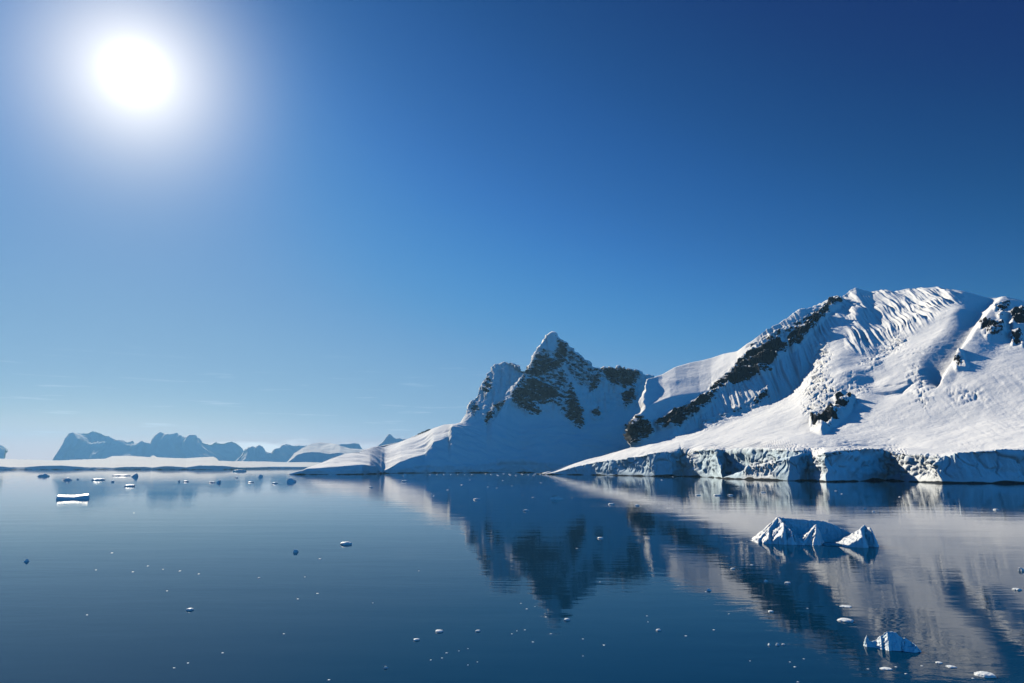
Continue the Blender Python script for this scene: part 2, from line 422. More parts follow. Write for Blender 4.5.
crest = [(540, 474.2, 1681), (626, 450, 1607), (632, 446.4, 1602), (634, 432, 1650), (637, 420, 1676), (642, 400, 1720), (644, 386, 1763), (648, 379, 1850), (655, 377, 1870), (662, 375, 1891), (675, 367, 1930), (690, 362, 1970), (712, 356, 1990), (723, 352, 1980), (737, 350, 1920), (752, 340, 1885), (767, 329, 1890), (780, 324, 1920), (800, 310, 1980), (827, 305, 2140), (847, 294, 2230), (856, 287.5, 2260), (864, 290.5, 2255), (872, 292, 2250), (882, 292, 2246), (917, 290, 2230), (934, 288.5, 2216), (954, 291, 2200), (974, 294, 2180), (1024, 301, 2150), (1300, 318, 2000)]
P = landform(536, 1240, 1150, shore,
             [('climb', front), ('step', lobe), ('climb', back_cliff), ('range', brow), ('range', mid), ('range', ramp), ('rangec', face), ('rangec', crest),
              ('step', [(0, 220, 0.86), (2000, 220, 0.86)]), ('step', [(0, 1600, 0.0), (2000, 1600, 0.0)])],
             [44, 8, 26, 14, 40, 120, 96, 34, 10, 14])
cliff_rows = 44 + 8 + 26
P = soften(P, 2)
px, py = project(P)
rock_polys = [
    [(815, 314), (836, 300), (842, 304), (826, 318), (806, 336), (793, 350), (786, 345), (790, 334), (803, 324)],
    [(711, 388), (731, 374), (750, 357), (776, 343), (788, 347), (785, 353), (770, 368), (772, 374), (755, 379), (740, 386), (722, 389), (713, 396)],
    [(655, 422), (670, 415), (694, 404), (711, 394), (716, 398), (703, 412), (690, 419), (677, 427), (658, 427)],
    [(629, 430), (640, 417), (650, 424), (650, 434), (640, 442), (629, 444)],
    [(812, 418), (822, 417), (832, 411), (841, 403), (852, 400), (848, 409), (844, 415), (832, 424), (822, 432), (814, 429)],
    [(996, 312), (1008, 310), (1011, 317), (1000, 320)], [(1011, 316), (1024, 312), (1030, 326), (1014, 329)],
    [(981, 330), (992, 327), (1004, 328), (1003, 337), (988, 340)], [(956, 362), (962, 359), (967, 370), (959, 373)],
    [(1012, 336), (1020, 333), (1022, 345), (1014, 344)], [(836, 396), (842, 392), (844, 398), (838, 400)],
]
speckle = [[(700, 425), (726, 414), (750, 402), (769, 390), (771, 399), (752, 409), (728, 420), (705, 430)],
           [(748, 346), (780, 332), (815, 310), (822, 314), (790, 338), (758, 352)]]
soft_rock = np.zeros(px.shape)
for pl in rock_polys: soft_rock = np.maximum(soft_rock, 1.1 * poly_mask(px, py, pl, 4.0))
for pl in speckle: soft_rock = np.maximum(soft_rock, 0.52 * poly_mask(px, py, pl, 3))
icefall = np.zeros(px.shape)
for wgt, pl in ((0.8, [(813, 347), (824, 343), (830, 354), (827, 375), (836, 387), (852, 395), (860, 408), (846, 404), (832, 403), (820, 412), (812, 420), (805, 412), (806, 394), (811, 380)]),
                (0.6, [(860, 364), (900, 334), (908, 341), (872, 370)]), (0.5, [(908, 368), (922, 366), (934, 396), (926, 408), (914, 404)]),
                (0.4, [(948, 391), (978, 388), (985, 398), (955, 403)]), (0.35, [(842, 372), (870, 374), (868, 392), (850, 394)])):
    icefall = np.maximum(icefall, wgt * poly_mask(px, py, pl, 5))
flute = np.maximum(poly_mask(px, py, [(846, 298), (872, 290), (940, 286), (962, 296), (930, 320), (900, 336), (870, 352), (850, 344)], 6),
                   0.85 * poly_mask(px, py, [(670, 436), (720, 385), (770, 325), (850, 288), (862, 300), (822, 344), (800, 390), (720, 420)], 6))
rows_i = np.arange(P.shape[0])[:, None] * np.ones(P.shape[1])[None]
cliff = 1 - sstep(cliff_rows - 6, cliff_rows + 4, rows_i)
N = grid_normals(P)
azc = np.arctan2(P[..., 0], P[..., 1]); rr = np.hypot(P[..., 0], P[..., 1])
above = sstep(2.0, 14.0, P[..., 2])
d = 5.0 * fbm(P / 190.0, 3) * (1 - cliff)
d += 0.6 * fbm(P / np.array((34, 22, 30.0)), 3) * (1 - cliff)
d += (14.0 * ridged(P / np.array((70, 70, 45.0)), 5) - 4) * soft_rock * (1 - cliff)
stm = sstep(0.1, 0.5, soft_rock) * (1 - cliff)
d += strata(P, stm, 22.0, -0.45, 8.0) + strata(P, stm, 9.0, -0.3, 2.5)
lean = azc * 2000 + (rr - 2200) * 0.20
lean = lean + 22 * noise(np.stack([azc * 2000 / 70.0, rr / 1500.0, 4 + 0 * rr], -1)) + 6 * noise(P / 120.0)
fl = ridged(np.stack([lean / 30.0, rr / 500.0, 0 * rr], -1), 4, 0.6)
d += 6.5 * fl * flute * (0.55 + 0.6 * sstep(-0.5, 0.6, noise(P / 110.0 + 8)))
bh, be = blocks(P / np.array((30, 24, 13.0)), 0.4)
d += 9.0 * poly_mask(px, py, [(826, 360), (870, 356), (885, 385), (860, 410), (834, 400)], 8) * noise(P / 75.0 + 2.5)
d += (3.6 * bh - 6.0 * np.exp(-(be / 0.08) ** 2) + 2.5 * ridged(P / 30.0, 4)) * icefall
# the ice front: clean shaded walls, broken seracs where it is lit
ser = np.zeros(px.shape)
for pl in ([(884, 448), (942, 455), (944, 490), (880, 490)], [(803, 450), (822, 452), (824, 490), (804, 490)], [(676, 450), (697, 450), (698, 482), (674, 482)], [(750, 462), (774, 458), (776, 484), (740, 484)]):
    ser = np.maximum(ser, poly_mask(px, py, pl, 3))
bh2, be2 = blocks(P / np.array((7.5, 7.5, 11.0)), 0.5)
d += cliff * above * (2.4 * fbm(P / np.array((36, 36, 90.0)), 4) + 1.1 * ridged(P / np.array((11, 11, 55.0)), 3) - 1.2)
bh3, be3 = blocks(P / np.array((24, 24, 34.0)), 0.3)
d += cliff * above * (1.3 * bh3 - 2.2 * np.exp(-(be3 / 0.05) ** 2))
d += cliff * ser * (2.8 * bh2 + 5.0 * np.clip(be2, 0, 0.4) - 1) * above
# crevasse lines over the lower glacier
band = poly_mask(px, py, [(640, 455), (760, 440), (800, 446), (845, 440), (905, 446), (905, 454), (840, 452), (640, 462)], 4)
cr = np.abs(noise(np.stack([azc * 900 / 38, rr / 14.0, 0 * rr], -1)))
d -= 3.0 * band * (1 - cliff) * np.exp(-(cr / 0.10) ** 2)
sc2 = poly_mask(px, py, [(860, 380), (1040, 330), (1040, 445), (860, 440)], 20) * (1 - cliff)
cr2 = np.abs(noise(np.stack([azc * 900 / 90, rr / 45.0, 3 + 0 * rr], -1)))
d -= 7.0 * sc2 * np.exp(-(cr2 / 0.035) ** 2) * sstep(0.05, 0.35, noise(P / 130.0 + 5))
d += 0.5 * sc2 * ridged(np.stack([(azc * 1700 + rr * 0.35) / 17.0, rr / 240.0, 0 * rr], -1), 3) * sstep(-0.2, 0.5, noise(P / 150.0 + 11))
d += 0.5 * (1 - cliff) * ridged(np.stack([azc * 1300 / 40.0, rr / 9.0 + noise(P / 60.0), 0 * rr], -1), 3) * sstep(0.0, 0.5, noise(P / 140.0 + 21))
# the rocky spur near the right edge: steep and shaded on its right side
s, ds = line_side(px, py, [(1003, 300), (985, 324), (972, 345), (957, 366), (950, 374)])
endf = poly_mask(px, py, [(1003, 296), (940, 380), (1010, 372), (1070, 340), (1060, 300)], 6) + poly_mask(px, py, [(1003, 296), (944, 384), (880, 372), (950, 286)], 8)
d += np.clip(endf, 0, 1) * np.where(s < 0, 9 * sstep(0, 30, s + 30) , 9 - 26 * sstep(0, 13, s) + 17 * sstep(13, 34, s)) * sstep(290, 305, py)
P2 = P + N * d[..., None]
flank = poly_mask(px, py, [(626, 447), (634, 384), (660, 370), (670, 400), (650, 444)], 4)
side_ = ((cliff * above * 7.0 + 7.0 * flank) * fbm(P / np.array((40, 40, 28.0)), 3))[..., None]
P2 = P2 + side_ * np.stack([np.cos(azc), -np.sin(azc), 0 * azc], -1)
P2[0] = P[0]
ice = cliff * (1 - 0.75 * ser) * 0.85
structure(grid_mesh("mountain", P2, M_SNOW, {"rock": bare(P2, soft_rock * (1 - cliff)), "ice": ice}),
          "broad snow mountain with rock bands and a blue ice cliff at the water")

# ------------------------------------------------------------------ pointed peak and its snowy headland
shore = [(285, 474.6), (340, 474.6), (362, 474.4), (378, 474), (384, 473.4), (430, 473), (520, 472.7), (560, 472.8), (720, 473)]
front = [(285, 476, 70), (301, 474.2, 70), (303, 471, 72), (307, 469, 74), (330, 467.5, 74), (362, 464.7, 74), (370, 465.6, 70), (376, 465.5, 70), (380, 472.4, 50), (384, 471, 60), (389, 469, 70), (410, 467, 72), (450, 465.5, 74), (480, 464, 74), (499, 462.3, 74), (526, 462.3, 74), (560, 464, 74), (720, 464, 74)]
side = [(285, 476, 30), (303, 470.9, 30), (370, 465.2, 30), (380, 472.3, 30), (389, 468.5, 33), (400, 462, 36), (412, 458.5, 36), (425, 454, 36), (433, 442, 42), (449, 437, 42), (452, 427, 42), (470, 428, 42), (487, 424, 42), (493, 412, 42), (506, 407, 42), (520, 411, 42), (545, 417, 42), (580, 421, 42), (600, 416, 42), (640, 410, 42), (720, 400, 42)]
hump = [(285, 476, 8.0), (303, 470.8, 8.0), (307, 468.6, 8.1), (335, 457, 8.5), (370, 448.5, 9.0), (395, 443, 11.0), (417, 435, 13.0), (444, 425, 17.0), (455, 424.2, 28), (463, 423, 30), (474, 415, 34), (487, 405, 42), (495, 398, 46), (505, 390, 50), (516, 380, 52), (530, 372, 54), (553, 376, 54), (580, 387, 48), (600, 394, 44), (640, 396, 42), (720, 392, 42)]
crest = [(285, 476, 15), (303, 470.7, 15), (307, 468.4, 15), (335, 456.8, 15), (370, 448.3, 15), (395, 442.8, 16), (417, 434.8, 18), (444, 424.8, 20), (455, 424, 22), (461, 422, 26), (467, 410, 27), (474, 399, 28), (482, 384, 31), (490, 370, 33), (497, 364, 35), (503, 361, 37), (511, 361.5, 42), (519, 363, 54), (524, 369, 62), (530, 361, 60), (537, 351.5, 60), (545, 342, 60), (550, 338, 60), (553, 334.5, 60), (556, 338, 60), (561, 343, 60), (572, 351.5, 58), (585, 361.5, 56), (597, 369.5, 54), (609, 370, 54), (619, 367, 54), (628, 370, 54), (640, 374, 54), (660, 380, 54), (720, 386, 54)]
P = landform(285, 716, 720, shore,
             [('climb', front), ('climb', side), ('climb', hump), ('climb', crest), ('step', [(0, 90, 0.8), (2000, 90, 0.8)]), ('step', [(0, 1300, 0.0), (2000, 1300, 0.0)])],
             [26, 90, 90, 110, 12, 12], smooth={1: 7, 2: 7, 3: 6})
P = soften(P, 2)
px, py = project(P)
rows_i = np.arange(P.shape[0])[:, None] * np.ones(P.shape[1])[None]
cliff = 1 - sstep(22, 30, rows_i)
polys = [
    [(558, 343), (566, 346), (567, 357), (560, 371), (536, 378), (532, 370), (538, 358), (555, 360)],
    [(512, 396), (532, 381), (555, 385), (560, 398), (546, 404), (532, 402), (540, 412), (530, 415), (511, 404)],
    [(567, 397), (570, 386), (576, 402), (583, 412), (583, 428), (576, 426), (567, 418)],
    [(600, 370), (620, 369), (640, 374), (632, 388), (612, 386)], [(590, 380), (600, 374), (598, 388), (590, 394)], [(622, 398), (634, 388), (634, 402), (626, 408)],
    [(593, 413), (598, 411), (600, 418), (595, 420)],
    [(485, 414), (494, 408), (492, 420), (486, 424)], [(494, 404), (500, 401), (504, 405), (497, 408)], [(471, 408), (476, 402), (478, 408), (473, 416)], [(484, 386), (489, 377), (491, 385), (486, 394)], [(626, 428), (634, 420), (632, 440), (626, 442)],
]
light = [[(553, 336), (575, 352), (600, 370), (612, 380), (590, 392), (572, 386), (556, 352)]  ,
         [(505, 404), (540, 350), (556, 350), (566, 372), (580, 420), (566, 416), (545, 400), (520, 412)]]
rock = np.zeros(px.shape)
for pl in polys: rock = np.maximum(rock, 1.15 * poly_mask(px, py, pl, 4.5))
for pl in light: rock = np.maximum(rock, 0.53 * poly_mask(px, py, pl, 4))
high = sstep(424, 404, py) * sstep(455, 470, px)
N = grid_normals(P)
azc = np.arctan2(P[..., 0], P[..., 1]); rr = np.hypot(P[..., 0], P[..., 1])
d = 5.0 * fbm(P / 150.0, 3) * (1 - cliff) + 0.5 * fbm(P / 30.0, 3) * (1 - cliff)
crag = ridged(P / np.array((75, 75, 55.0)), 5)
d += (11.0 * crag - 3) * np.maximum(rock, 0.25 * high)
stm = sstep(0.1, 0.5, rock)
d += strata(P, stm, 24.0, 0.5, 9.0) + strata(P, stm, 10.0, 0.3, 3.0)
fl = ridged(np.stack([azc * 2400 / 34.0 + 0.4 * noise(P / 120.0), rr / 500.0, 0 * rr], -1), 4, 0.55)
d += (3.5 + 1.5 * sstep(530, 515, px)) * fl * high
d += 3.0 * ridged(P / np.array((28, 28, 40.0)), 4) * high
# lit left edge of the main peak: the sub-peak lies in a gully behind it
s, ds = line_side(px, py, [(551, 333), (538, 354), (529, 374), (515, 389), (505, 404)])
d += sstep(430, 400, py) * np.where(s > 0, -26 * sstep(0, 9, s) + 26 * sstep(9, 45, s), 8 * sstep(-14, 0, s))
# gentle rolls on the shaded snowfield that catch the sun
gl = poly_mask(px, py, [(425, 440), (470, 438), (530, 446), (540, 456), (440, 464), (420, 452)], 8)
d += 7.0 * gl * noise(np.stack([azc * 2200 / 80.0, rr / 26.0, 0 * rr], -1))
d += 5.0 * poly_mask(px, py, [(455, 428), (640, 420), (640, 462), (440, 462)], 10) * ridged(np.stack([azc * 2200 / 190.0 + rr / 160.0, rr / 60.0, 0 * rr], -1), 3)
band_ = poly_mask(px, py, [(430, 440), (455, 430), (640, 424), (640, 466), (420, 466)], 8) * sstep(-0.1, 0.6, fbm(np.stack([azc * 2200 / 130.0 + 0.4 * noise(P / 60.0), rr / 30.0 + azc * 6, 0 * rr], -1), 4))
lp = poly_mask(px, py, [(498, 459.5), (526, 459.5), (527, 463.5), (498, 463.5)], 2)
d += cliff * sstep(1, 10, P[..., 2]) * (1.5 * fbm(P / np.array((30, 30, 60.0)), 4) + 2.0 * ridged(P / 40.0, 3)) + 5 * lp
P2 = P + N * d[..., None]
P2[0] = P[0]
structure(grid_mesh("headland", P2, M_SNOW, {"rock": bare(P2, rock), "ice": np.clip(0.6 * cliff + 0.55 * band_, 0, 1)}),
          "pointed rocky peak rising from a smooth snow covered headland")

# dark rocks showing behind the crest of the headland
def ridge(name, label, px0, px1, ncol, r0, skyline, slope, rockv, mat, amp, wl, extra=None, keep=0.85):
    rows = [('climb', [(x, y, slope) for x, y in skyline]), ('step', [(0, r0 * 0.04, keep), (9999, r0 * 0.04, keep)]), ('step', [(0, r0 * 0.3, 0.0), (9999, r0 * 0.3, 0.0)])]
    segs = [70, 6, 8]
    if extra: rows.insert(0, ('climb', extra)); segs.insert(0, 40)
    P = landform(px0, px1, ncol, [(0, 470), (1024, 470)], rows, segs, shore_r=r0)
    N = grid_normals(P)
    up = sstep(0, 0.25 * max(P[..., 2].max(), 1), P[..., 2])
    azr = np.arctan2(P[..., 0], P[..., 1]) * r0; rrr = np.hypot(P[..., 0], P[..., 1])
    d = up * amp * (0.6 * fbm(P / wl, 5) + 1.3 * ridged(np.stack([azr / (1.5 * wl) + 0.5 * noise(P / (2 * wl)), rrr / (6 * wl), 0 * azr], -1), 4) - 0.8)
    P2 = P + N * d[..., None]; P2[0] = P[0]
    px, py = project(P)
    rk = rockv * np.ones(px.shape)
    return structure(grid_mesh(name, P2, mat, {"rock": rk, "ice": 0 * px}), label)

ridge("rock_outcrop", "small dark rock outcrop just behind the snow crest of the headland", 408, 446, 90, 3400,
      [(408, 446), (412, 440), (416, 436), (420, 433.6), (424, 431), (430, 429.6), (434, 430.4), (439, 430), (443, 434), (446, 440)], 45, 0.75, M_SNOW, 3.0, 30.0)

# ------------------------------------------------------------------ far shore on the left
ridge("far_mountain", "pale blue far mountain with two humps joined by a snow saddle", 44, 256, 420, 13000,
      [(44, 470), (52, 462), (54, 457), (62, 445), (68, 438), (74.5, 433), (84, 432), (93, 429.5), (100, 432), (107, 435.5), (117, 441), (122, 440), (127, 442), (133, 440), (135, 445), (142, 442), (147, 444), (151, 446), (155, 438), (160, 433.5), (164, 436), (168, 437), (176, 435), (185, 438), (195, 436.5), (203, 440), (210, 441.5), (215, 438.5), (221, 440), (232, 439.5), (237, 443), (242, 448), (246, 455), (250, 462), (256, 470)], 31, 0.0, M_FAR, 42.400000000000006, 525.0,
      extra=[(44, 471, 26), (54, 462, 26), (80, 447, 26), (95, 446, 26), (105, 451, 26), (118, 452.5, 24), (130, 451, 24), (140, 447, 28), (155, 456, 34), (200, 456, 34), (245, 461, 30), (256, 471, 26)])
ridge("far_mountain", "pale blue mountain foot at the left edge of the view", -190, 11, 200, 13500,
      [(-190, 466), (-150, 450), (-90, 438), (-50, 430), (-20, 438), (-6, 445), (0, 447), (4, 449), (6, 454), (8, 460), (11, 468)], 31, 0.0, M_FAR, 34.500000000000004, 450.0)
ridge("far_hill", "pale jagged hills far away below the cloud bank", 234, 336, 220, 11500,
      [(234, 468), (240, 458), (245, 449.5), (249, 450.5), (252, 448), (256, 450), (259, 446.5), (263, 449), (267, 452), (273, 455), (279, 450), (286, 445), (292, 446), (300, 446.4), (307, 445), (311, 446), (320, 452), (336, 464)], 31, 0.0, M_FAR, 32.400000000000002, 375.0)
ridge("far_hill", "flat topped blue hill behind the bright snow dome", 322, 368, 120, 9800,
      [(322, 466), (328, 451), (331, 447), (335, 444), (341, 443.4), (347, 443.8), (354, 443.5), (359, 444.4), (362, 448.5), (368, 466)], 42, 0.0, M_FAR, 11.0, 300.0)
ridge("far_hill", "bright snow dome with a shaded blue foot beyond the headland", 282, 446, 260, 7400,
      [(282, 466), (288, 461), (294, 454), (302, 449), (312, 445), (320, 442.8), (331, 443.2), (338, 446.5), (350, 449.5), (366, 450), (380, 448), (400, 446), (425, 445), (446, 452)], 12, 0.0, M_FAR, 10.0, 420.0,
      extra=[(282, 467, 36), (288, 462.5, 36), (296, 456, 36), (303, 453, 36), (318, 452.5, 36), (330, 454.5, 36), (340, 453.5, 36), (360, 457, 34), (385, 456, 34), (446, 457, 34)], keep=0.97)
ridge("far_hill", "small pointed blue summit peeping over the headland crest", 366, 430, 120, 8600,
      [(366, 458), (374, 450), (382, 444), (386, 438.5), (389, 434.6), (392, 437), (395, 438.6), (399, 438.8), (404, 440), (412, 444), (430, 456)], 40, 0.0, M_FAR, 15.400000000000002, 262.5)

# low ice sheet along the far shore
shore = [(-220, 469.8), (0, 469.8), (115, 469.6), (180, 469.8), (230, 469.6), (270, 468.9), (320, 468.7), (420, 468.6)]
front = [(-220, 466.9, 40), (0, 466.6, 40), (12, 467.6, 22), (24, 467.4, 20), (40, 466.2, 50), (62, 466.0, 50), (84, 467.4, 24), (112, 468.0, 20), (125, 467.2, 45), (145, 467.2, 50), (152, 467.8, 22), (165, 466.4, 50), (174, 466.6, 50), (186, 467.6, 24), (200, 465.6, 56), (226, 466.2, 56), (238, 467.6, 40), (252, 467.6, 24), (270, 467.0, 24), (300, 467.0, 40), (420, 467.0, 40)]
top = [(-220, 458, 1.7), (0, 458.6, 1.7), (30, 459.6, 1.7), (54, 460.2, 1.7), (85, 459.8, 1.7), (105, 458.6, 1.7), (112, 456.3, 2), (128, 455.8, 2), (150, 457.2, 2), (153, 455.3, 2), (158, 457.6, 2), (185, 458.4, 1.9), (205, 456.8, 2), (214, 456.4, 2), (219, 460.8, 1.7), (245, 461.5, 1.7), (290, 462.5, 1.6), (340, 461.5, 1.6), (420, 461, 1.6)]
P = landform(-220, 410, 700, shore, [('climb', front), ('climb', top), ('step', [(0, 500, 0.9), (999, 500, 0.9)]), ('step', [(0, 4500, 0.0), (999, 4500, 0.0)])], [24, 90, 4, 8])
N = grid_normals(P)
rows_i = np.arange(P.shape[0])[:, None] * np.ones(P.shape[1])[None]
cl = 1 - sstep(22, 30, rows_i)
up = sstep(0, 10, P[..., 2])
d = up * (cl * 1.5 * ridged(P / 70.0, 4) + (1 - cl) * (4.0 * fbm(P / np.array((420, 420, 200.0)), 4) + 1.0 * ridged(P / np.array((160, 90, 90.0)), 3)))
P2 = P + N * d[..., None]; P2[0] = P[0]
structure(grid_mesh("ice_sheet", P2, M_SHEET, {"rock": 0 * d, "ice": 0.2 * cl}), "low sunlit ice sheet along the far shore under the pale mountains")

# ------------------------------------------------------------------ icebergs and floating ice
def thing(o, label, cat, group=None):
    o['label'] = label; o['category'] = cat
    if group: o['group'] = group
    return o

def lump(seed, sx, sy, sz, kind='block', n=5):
    """one floe or chunk as an irregular closed mesh, partly under water; returns verts, faces"""
    import bmesh
    rs = np.random.default_rng(seed)
    bm = bmesh.new()
    bmesh.ops.create_icosphere(bm, subdivisions=n if sz > 0 else 3, radius=1.0)
    co = np.array([v.co[:] for v in bm.verts])
    off = rs.uniform(-50, 50, 3)
    if kind == 'block':                           # cut by random planes: flat broken facets
        for _ in range(9):
            nrm = rs.normal(size=3); nrm[2] = abs(nrm[2]) * 0.7; nrm /= np.linalg.norm(nrm)
            h = rs.uniform(0.3, 0.75); t = co @ nrm - h
            co = co - np.clip(t, 0, None)[:, None] * nrm * 0.93
        co *= (1 + 0.14 * fbm(co * 2.6 + off, 4))[:, None]
    elif kind == 'flat':
        co[:, 2] = np.sign(co[:, 2]) * np.abs(co[:, 2]) ** 0.6
        co[:, :2] *= (1 + 0.28 * noise(np.c_[co[:, :2] * 1.4 + off[:2], 0 * co[:, 0]]))[:, None]
        co *= (1 + 0.08 * fbm(co * 3.0 + off, 3))[:, None]
    else:
        co *= (1 + 0.25 * fbm(co * 1.5 + off, 4))[:, None]
    mx = np.abs(co[:, :2]).max(0); top = co[:, 2].max()
    co = co / np.array((mx[0], mx[1], top)) * np.array((sx / 2, sy / 2, sz))
    co[:, 2] = np.where(co[:, 2] < 0, co[:, 2] * 0.6, co[:, 2])
    for v, c in zip(bm.verts, co): v.co = c
    for f in bm.faces: f.smooth = False
    me = bpy.data.meshes.new("floe"); bm.to_mesh(me); bm.free()
    return me

def place(name, me, px, py, mat, rot=0.0):
    me.name = name; me.materials.clear(); me.materials.append(mat)
    o = bpy.data.objects.new(name, me); COL.objects.link(o)
    x, y = water_point(px, py)
    o.location = (x, y, 0.0); o.rotation_euler = (0, 0, rot - math.atan2(x, y))
    return o

# --- the large iceberg: built on a grid in its own footprint (u to the right, v away from the camera)
def heightfield_berg(name, px, py, half_u, v0, v1, hfun, mat, nu=260, nv=200, amp=0.3, wl=2.0, icef=None, base=-1.5):
    u = np.linspace(-half_u, half_u, nu); v = np.linspace(v0, v1, nv)
    V, U = np.meshgrid(v, u, indexing='ij')
    H = hfun(U, V)
    P = np.stack([U, V, H], -1)
    N = grid_normals(P)
    m = sstep(base * 0.6, 0.4, H)
    d = amp * m * (ridged(P / wl, 4) - 0.4)
    P = P + N * d[..., None]
    P[..., 2] = np.maximum(P[..., 2], base)
    o = grid_mesh(name, P, mat, {"ice": icef(U, V, H, N) if icef else 0 * H})
    x, y = water_point(px, py)
    o.location = (x, y, 0); o.rotation_euler = (0, 0, -math.atan2(x, y))
    return o

def pl(U, V, pts, sl, sr, sf, sb):
    """roof over a ridge line of (u, v, h): falls away at the given slopes to the left, right, front and back"""
    best = np.full(U.shape, -9.0)
    pts = np.array(pts, float)
    for a, b in zip(pts[:-1], pts[1:]):
        ab = b - a; L = ab[0]**2 + ab[1]**2 + 1e-9
        t = np.clip(((U - a[0]) * ab[0] + (V - a[1]) * ab[1]) / L, 0, 1)
        du, dv = U - (a[0] + t * ab[0]), V - (a[1] + t * ab[1])
        h = a[2] + t * ab[2] - np.where(du < 0, -du * sl, du * sr) - np.where(dv < 0, -dv * sf, dv * sb)
        best = np.maximum(best, h)
    return best

def pixel_size(px, py):                          # metres per pixel at the water there: across, upright, and the rise of the sight line per metre
    r = water_range(px, py); c = math.cos(math.atan2(px - 512, F))
    return r * c * c / F * 0.97, r * c / F * 0.93, CAM_H / r
KS, KV, KR = pixel_size(812, 545)
def big_h(U, V):
    k = KS
    def X(p): return (p - 814) * k
    def Y(q, v=4.0): return (545 - q) * KV - v * KR
    a = pl(U, V, [(X(778), 9.5, Y(516, 9.5)), (X(784), 6.0, Y(524, 6)), (X(792), 2.5, Y(532, 2.5)), (X(803), -1.0, Y(543, -1))], 0.85, 3.2, 0.22, 1.6)
    a = np.maximum(a, pl(U, V, [(X(778), 9.5, Y(516, 9.5)), (X(768), 5.0, Y(529, 5)), (X(757), 1.0, Y(541, 1))], 0.85, 1.6, 0.35, 1.6))
    wall = pl(U, V, [(X(776), 10.5, Y(516.5, 10)), (X(800), 10.5, Y(518.5, 10)), (X(826), 10.5, Y(519.5, 10)), (X(840), 10.0, Y(524, 10)), (X(853), 9.0, Y(531, 9))], 1.5, 1.0, 2.6, 0.9)
    floor = pl(U, V, [(X(780), 5.0, Y(533, 5)), (X(800), 4.0, Y(536, 4)), (X(815), 4.0, Y(534, 4))], 1.0, 1.2, 0.5, 0.6)
    low = pl(U, V, [(X(782), 4.5, Y(527, 4)), (X(794), 2.5, Y(536.5, 2)), (X(806), 1.0, Y(541, 1))], 0.5, 0.7, 0.38, 0.9)
    fin = pl(U, V, [(X(818), 3.6, Y(523.5, 4)), (X(812), 1.6, Y(531, 2)), (X(804), -0.2, Y(541, 0))], 0.8, 3.0, 1.2, 0.9)
    fin2 = pl(U, V, [(X(818), 3.6, Y(523.5, 4)), (X(817), 0.4, Y(534, 0)), (X(813), -1.4, Y(545, -1))], 0.9, 3.0, 2.6, 0.6)
    blk = pl(U, V, [(X(867), 6.5, Y(522.5, 6.5)), (X(862), 4.0, Y(527, 4)), (X(857), 1.5, Y(534, 1.5)), (X(853), -0.8, Y(542, -0.8))], 0.62, 2.6, 0.3, 1.2)
    blk2 = pl(U, V, [(X(867), 6.5, Y(522.5, 6.5)), (X(872), 4.6, Y(526, 4.6)), (X(875), 2.6, Y(536, 2.6))], 0.8, 3.0, 1.6, 1.2)
    wall = np.maximum(wall, floor)
    cut = 3.0 * np.maximum(-1.3 - V, 0)
    return -cut + np.maximum.reduce([a, wall, low, fin, fin2, blk, blk2, np.full(U.shape, -1.5)])
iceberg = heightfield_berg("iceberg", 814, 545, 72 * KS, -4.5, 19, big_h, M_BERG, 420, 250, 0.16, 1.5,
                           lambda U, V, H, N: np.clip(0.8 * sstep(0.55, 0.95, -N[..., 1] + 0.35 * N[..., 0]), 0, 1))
thing(iceberg, "largest iceberg, white and jagged with a blue hollow between its peaks", "iceberg", "icebergs on the water")
lb = lump(5, 6.4, 5.0, 0.45, 'flat', 4)
ledge = bpy.data.objects.new("ice_ledge", lb); lb.name = "ice_ledge"; lb.materials.append(M_LEDGE); COL.objects.link(ledge)
ledge.parent = iceberg; ledge.location = ((835 - 814) * KS, 2.2, 0.0)
ledge['label'] = "turquoise ledge awash between the two halves of the iceberg"

K2, K2V, K2R = pixel_size(893, 649)
def small_h(U, V):
    def X(p): return (p - 893) * K2
    def Y(q): return (649 - q) * K2V - 0.6 * K2R
    dome = pl(U, V, [(X(882), 0.5, Y(637)), (X(889), 0.75, Y(632.3)), (X(897), 0.9, Y(632.8)), (X(903), 0.8, Y(637.5))], 0.9, 1.3, 0.85, 0.8)
    rib = pl(U, V, [(X(905), 0.75, Y(637)), (X(902), 0.0, Y(645)), (X(901), -0.5, Y(651))], 2.6, 2.2, 1.5, 1.5)
    rib2 = pl(U, V, [(X(906), 0.8, Y(637)), (X(912), 0.7, Y(640.5)), (X(916), 0.2, Y(642.5)), (X(919), 0, Y(646))], 1.3, 1.2, 1.1, 0.9)
    slab = pl(U, V, [(X(904), 0.0, Y(644)), (X(914), 0.0, Y(643.5))], 1.5, 0.9, 0.7, 1.5)
    tail = pl(U, V, [(X(867.5), 0.2, Y(637)), (X(869), 0.1, Y(642))], 2.6, 2.0, 2.5, 2.5)
    tail2 = pl(U, V, [(X(867), 0.1, Y(643)), (X(880), 0.3, Y(642))], 1.5, 1.0, 1.2, 1.2)
    foot = pl(U, V, [(X(880), 0.0, 0.06), (X(905), 0.0, 0.06)], 0.5, 0.5, 0.12, 0.3)
    return np.maximum.reduce([dome, rib, rib2, slab, tail, tail2, foot, np.full(U.shape, -0.5)])
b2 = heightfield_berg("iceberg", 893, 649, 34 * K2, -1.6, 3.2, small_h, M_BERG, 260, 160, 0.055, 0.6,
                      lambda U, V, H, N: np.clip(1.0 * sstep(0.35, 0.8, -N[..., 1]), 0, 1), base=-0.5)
thing(b2, "small rounded blue iceberg with white ribs and a broken tail nearest the camera", "iceberg", "icebergs on the water")

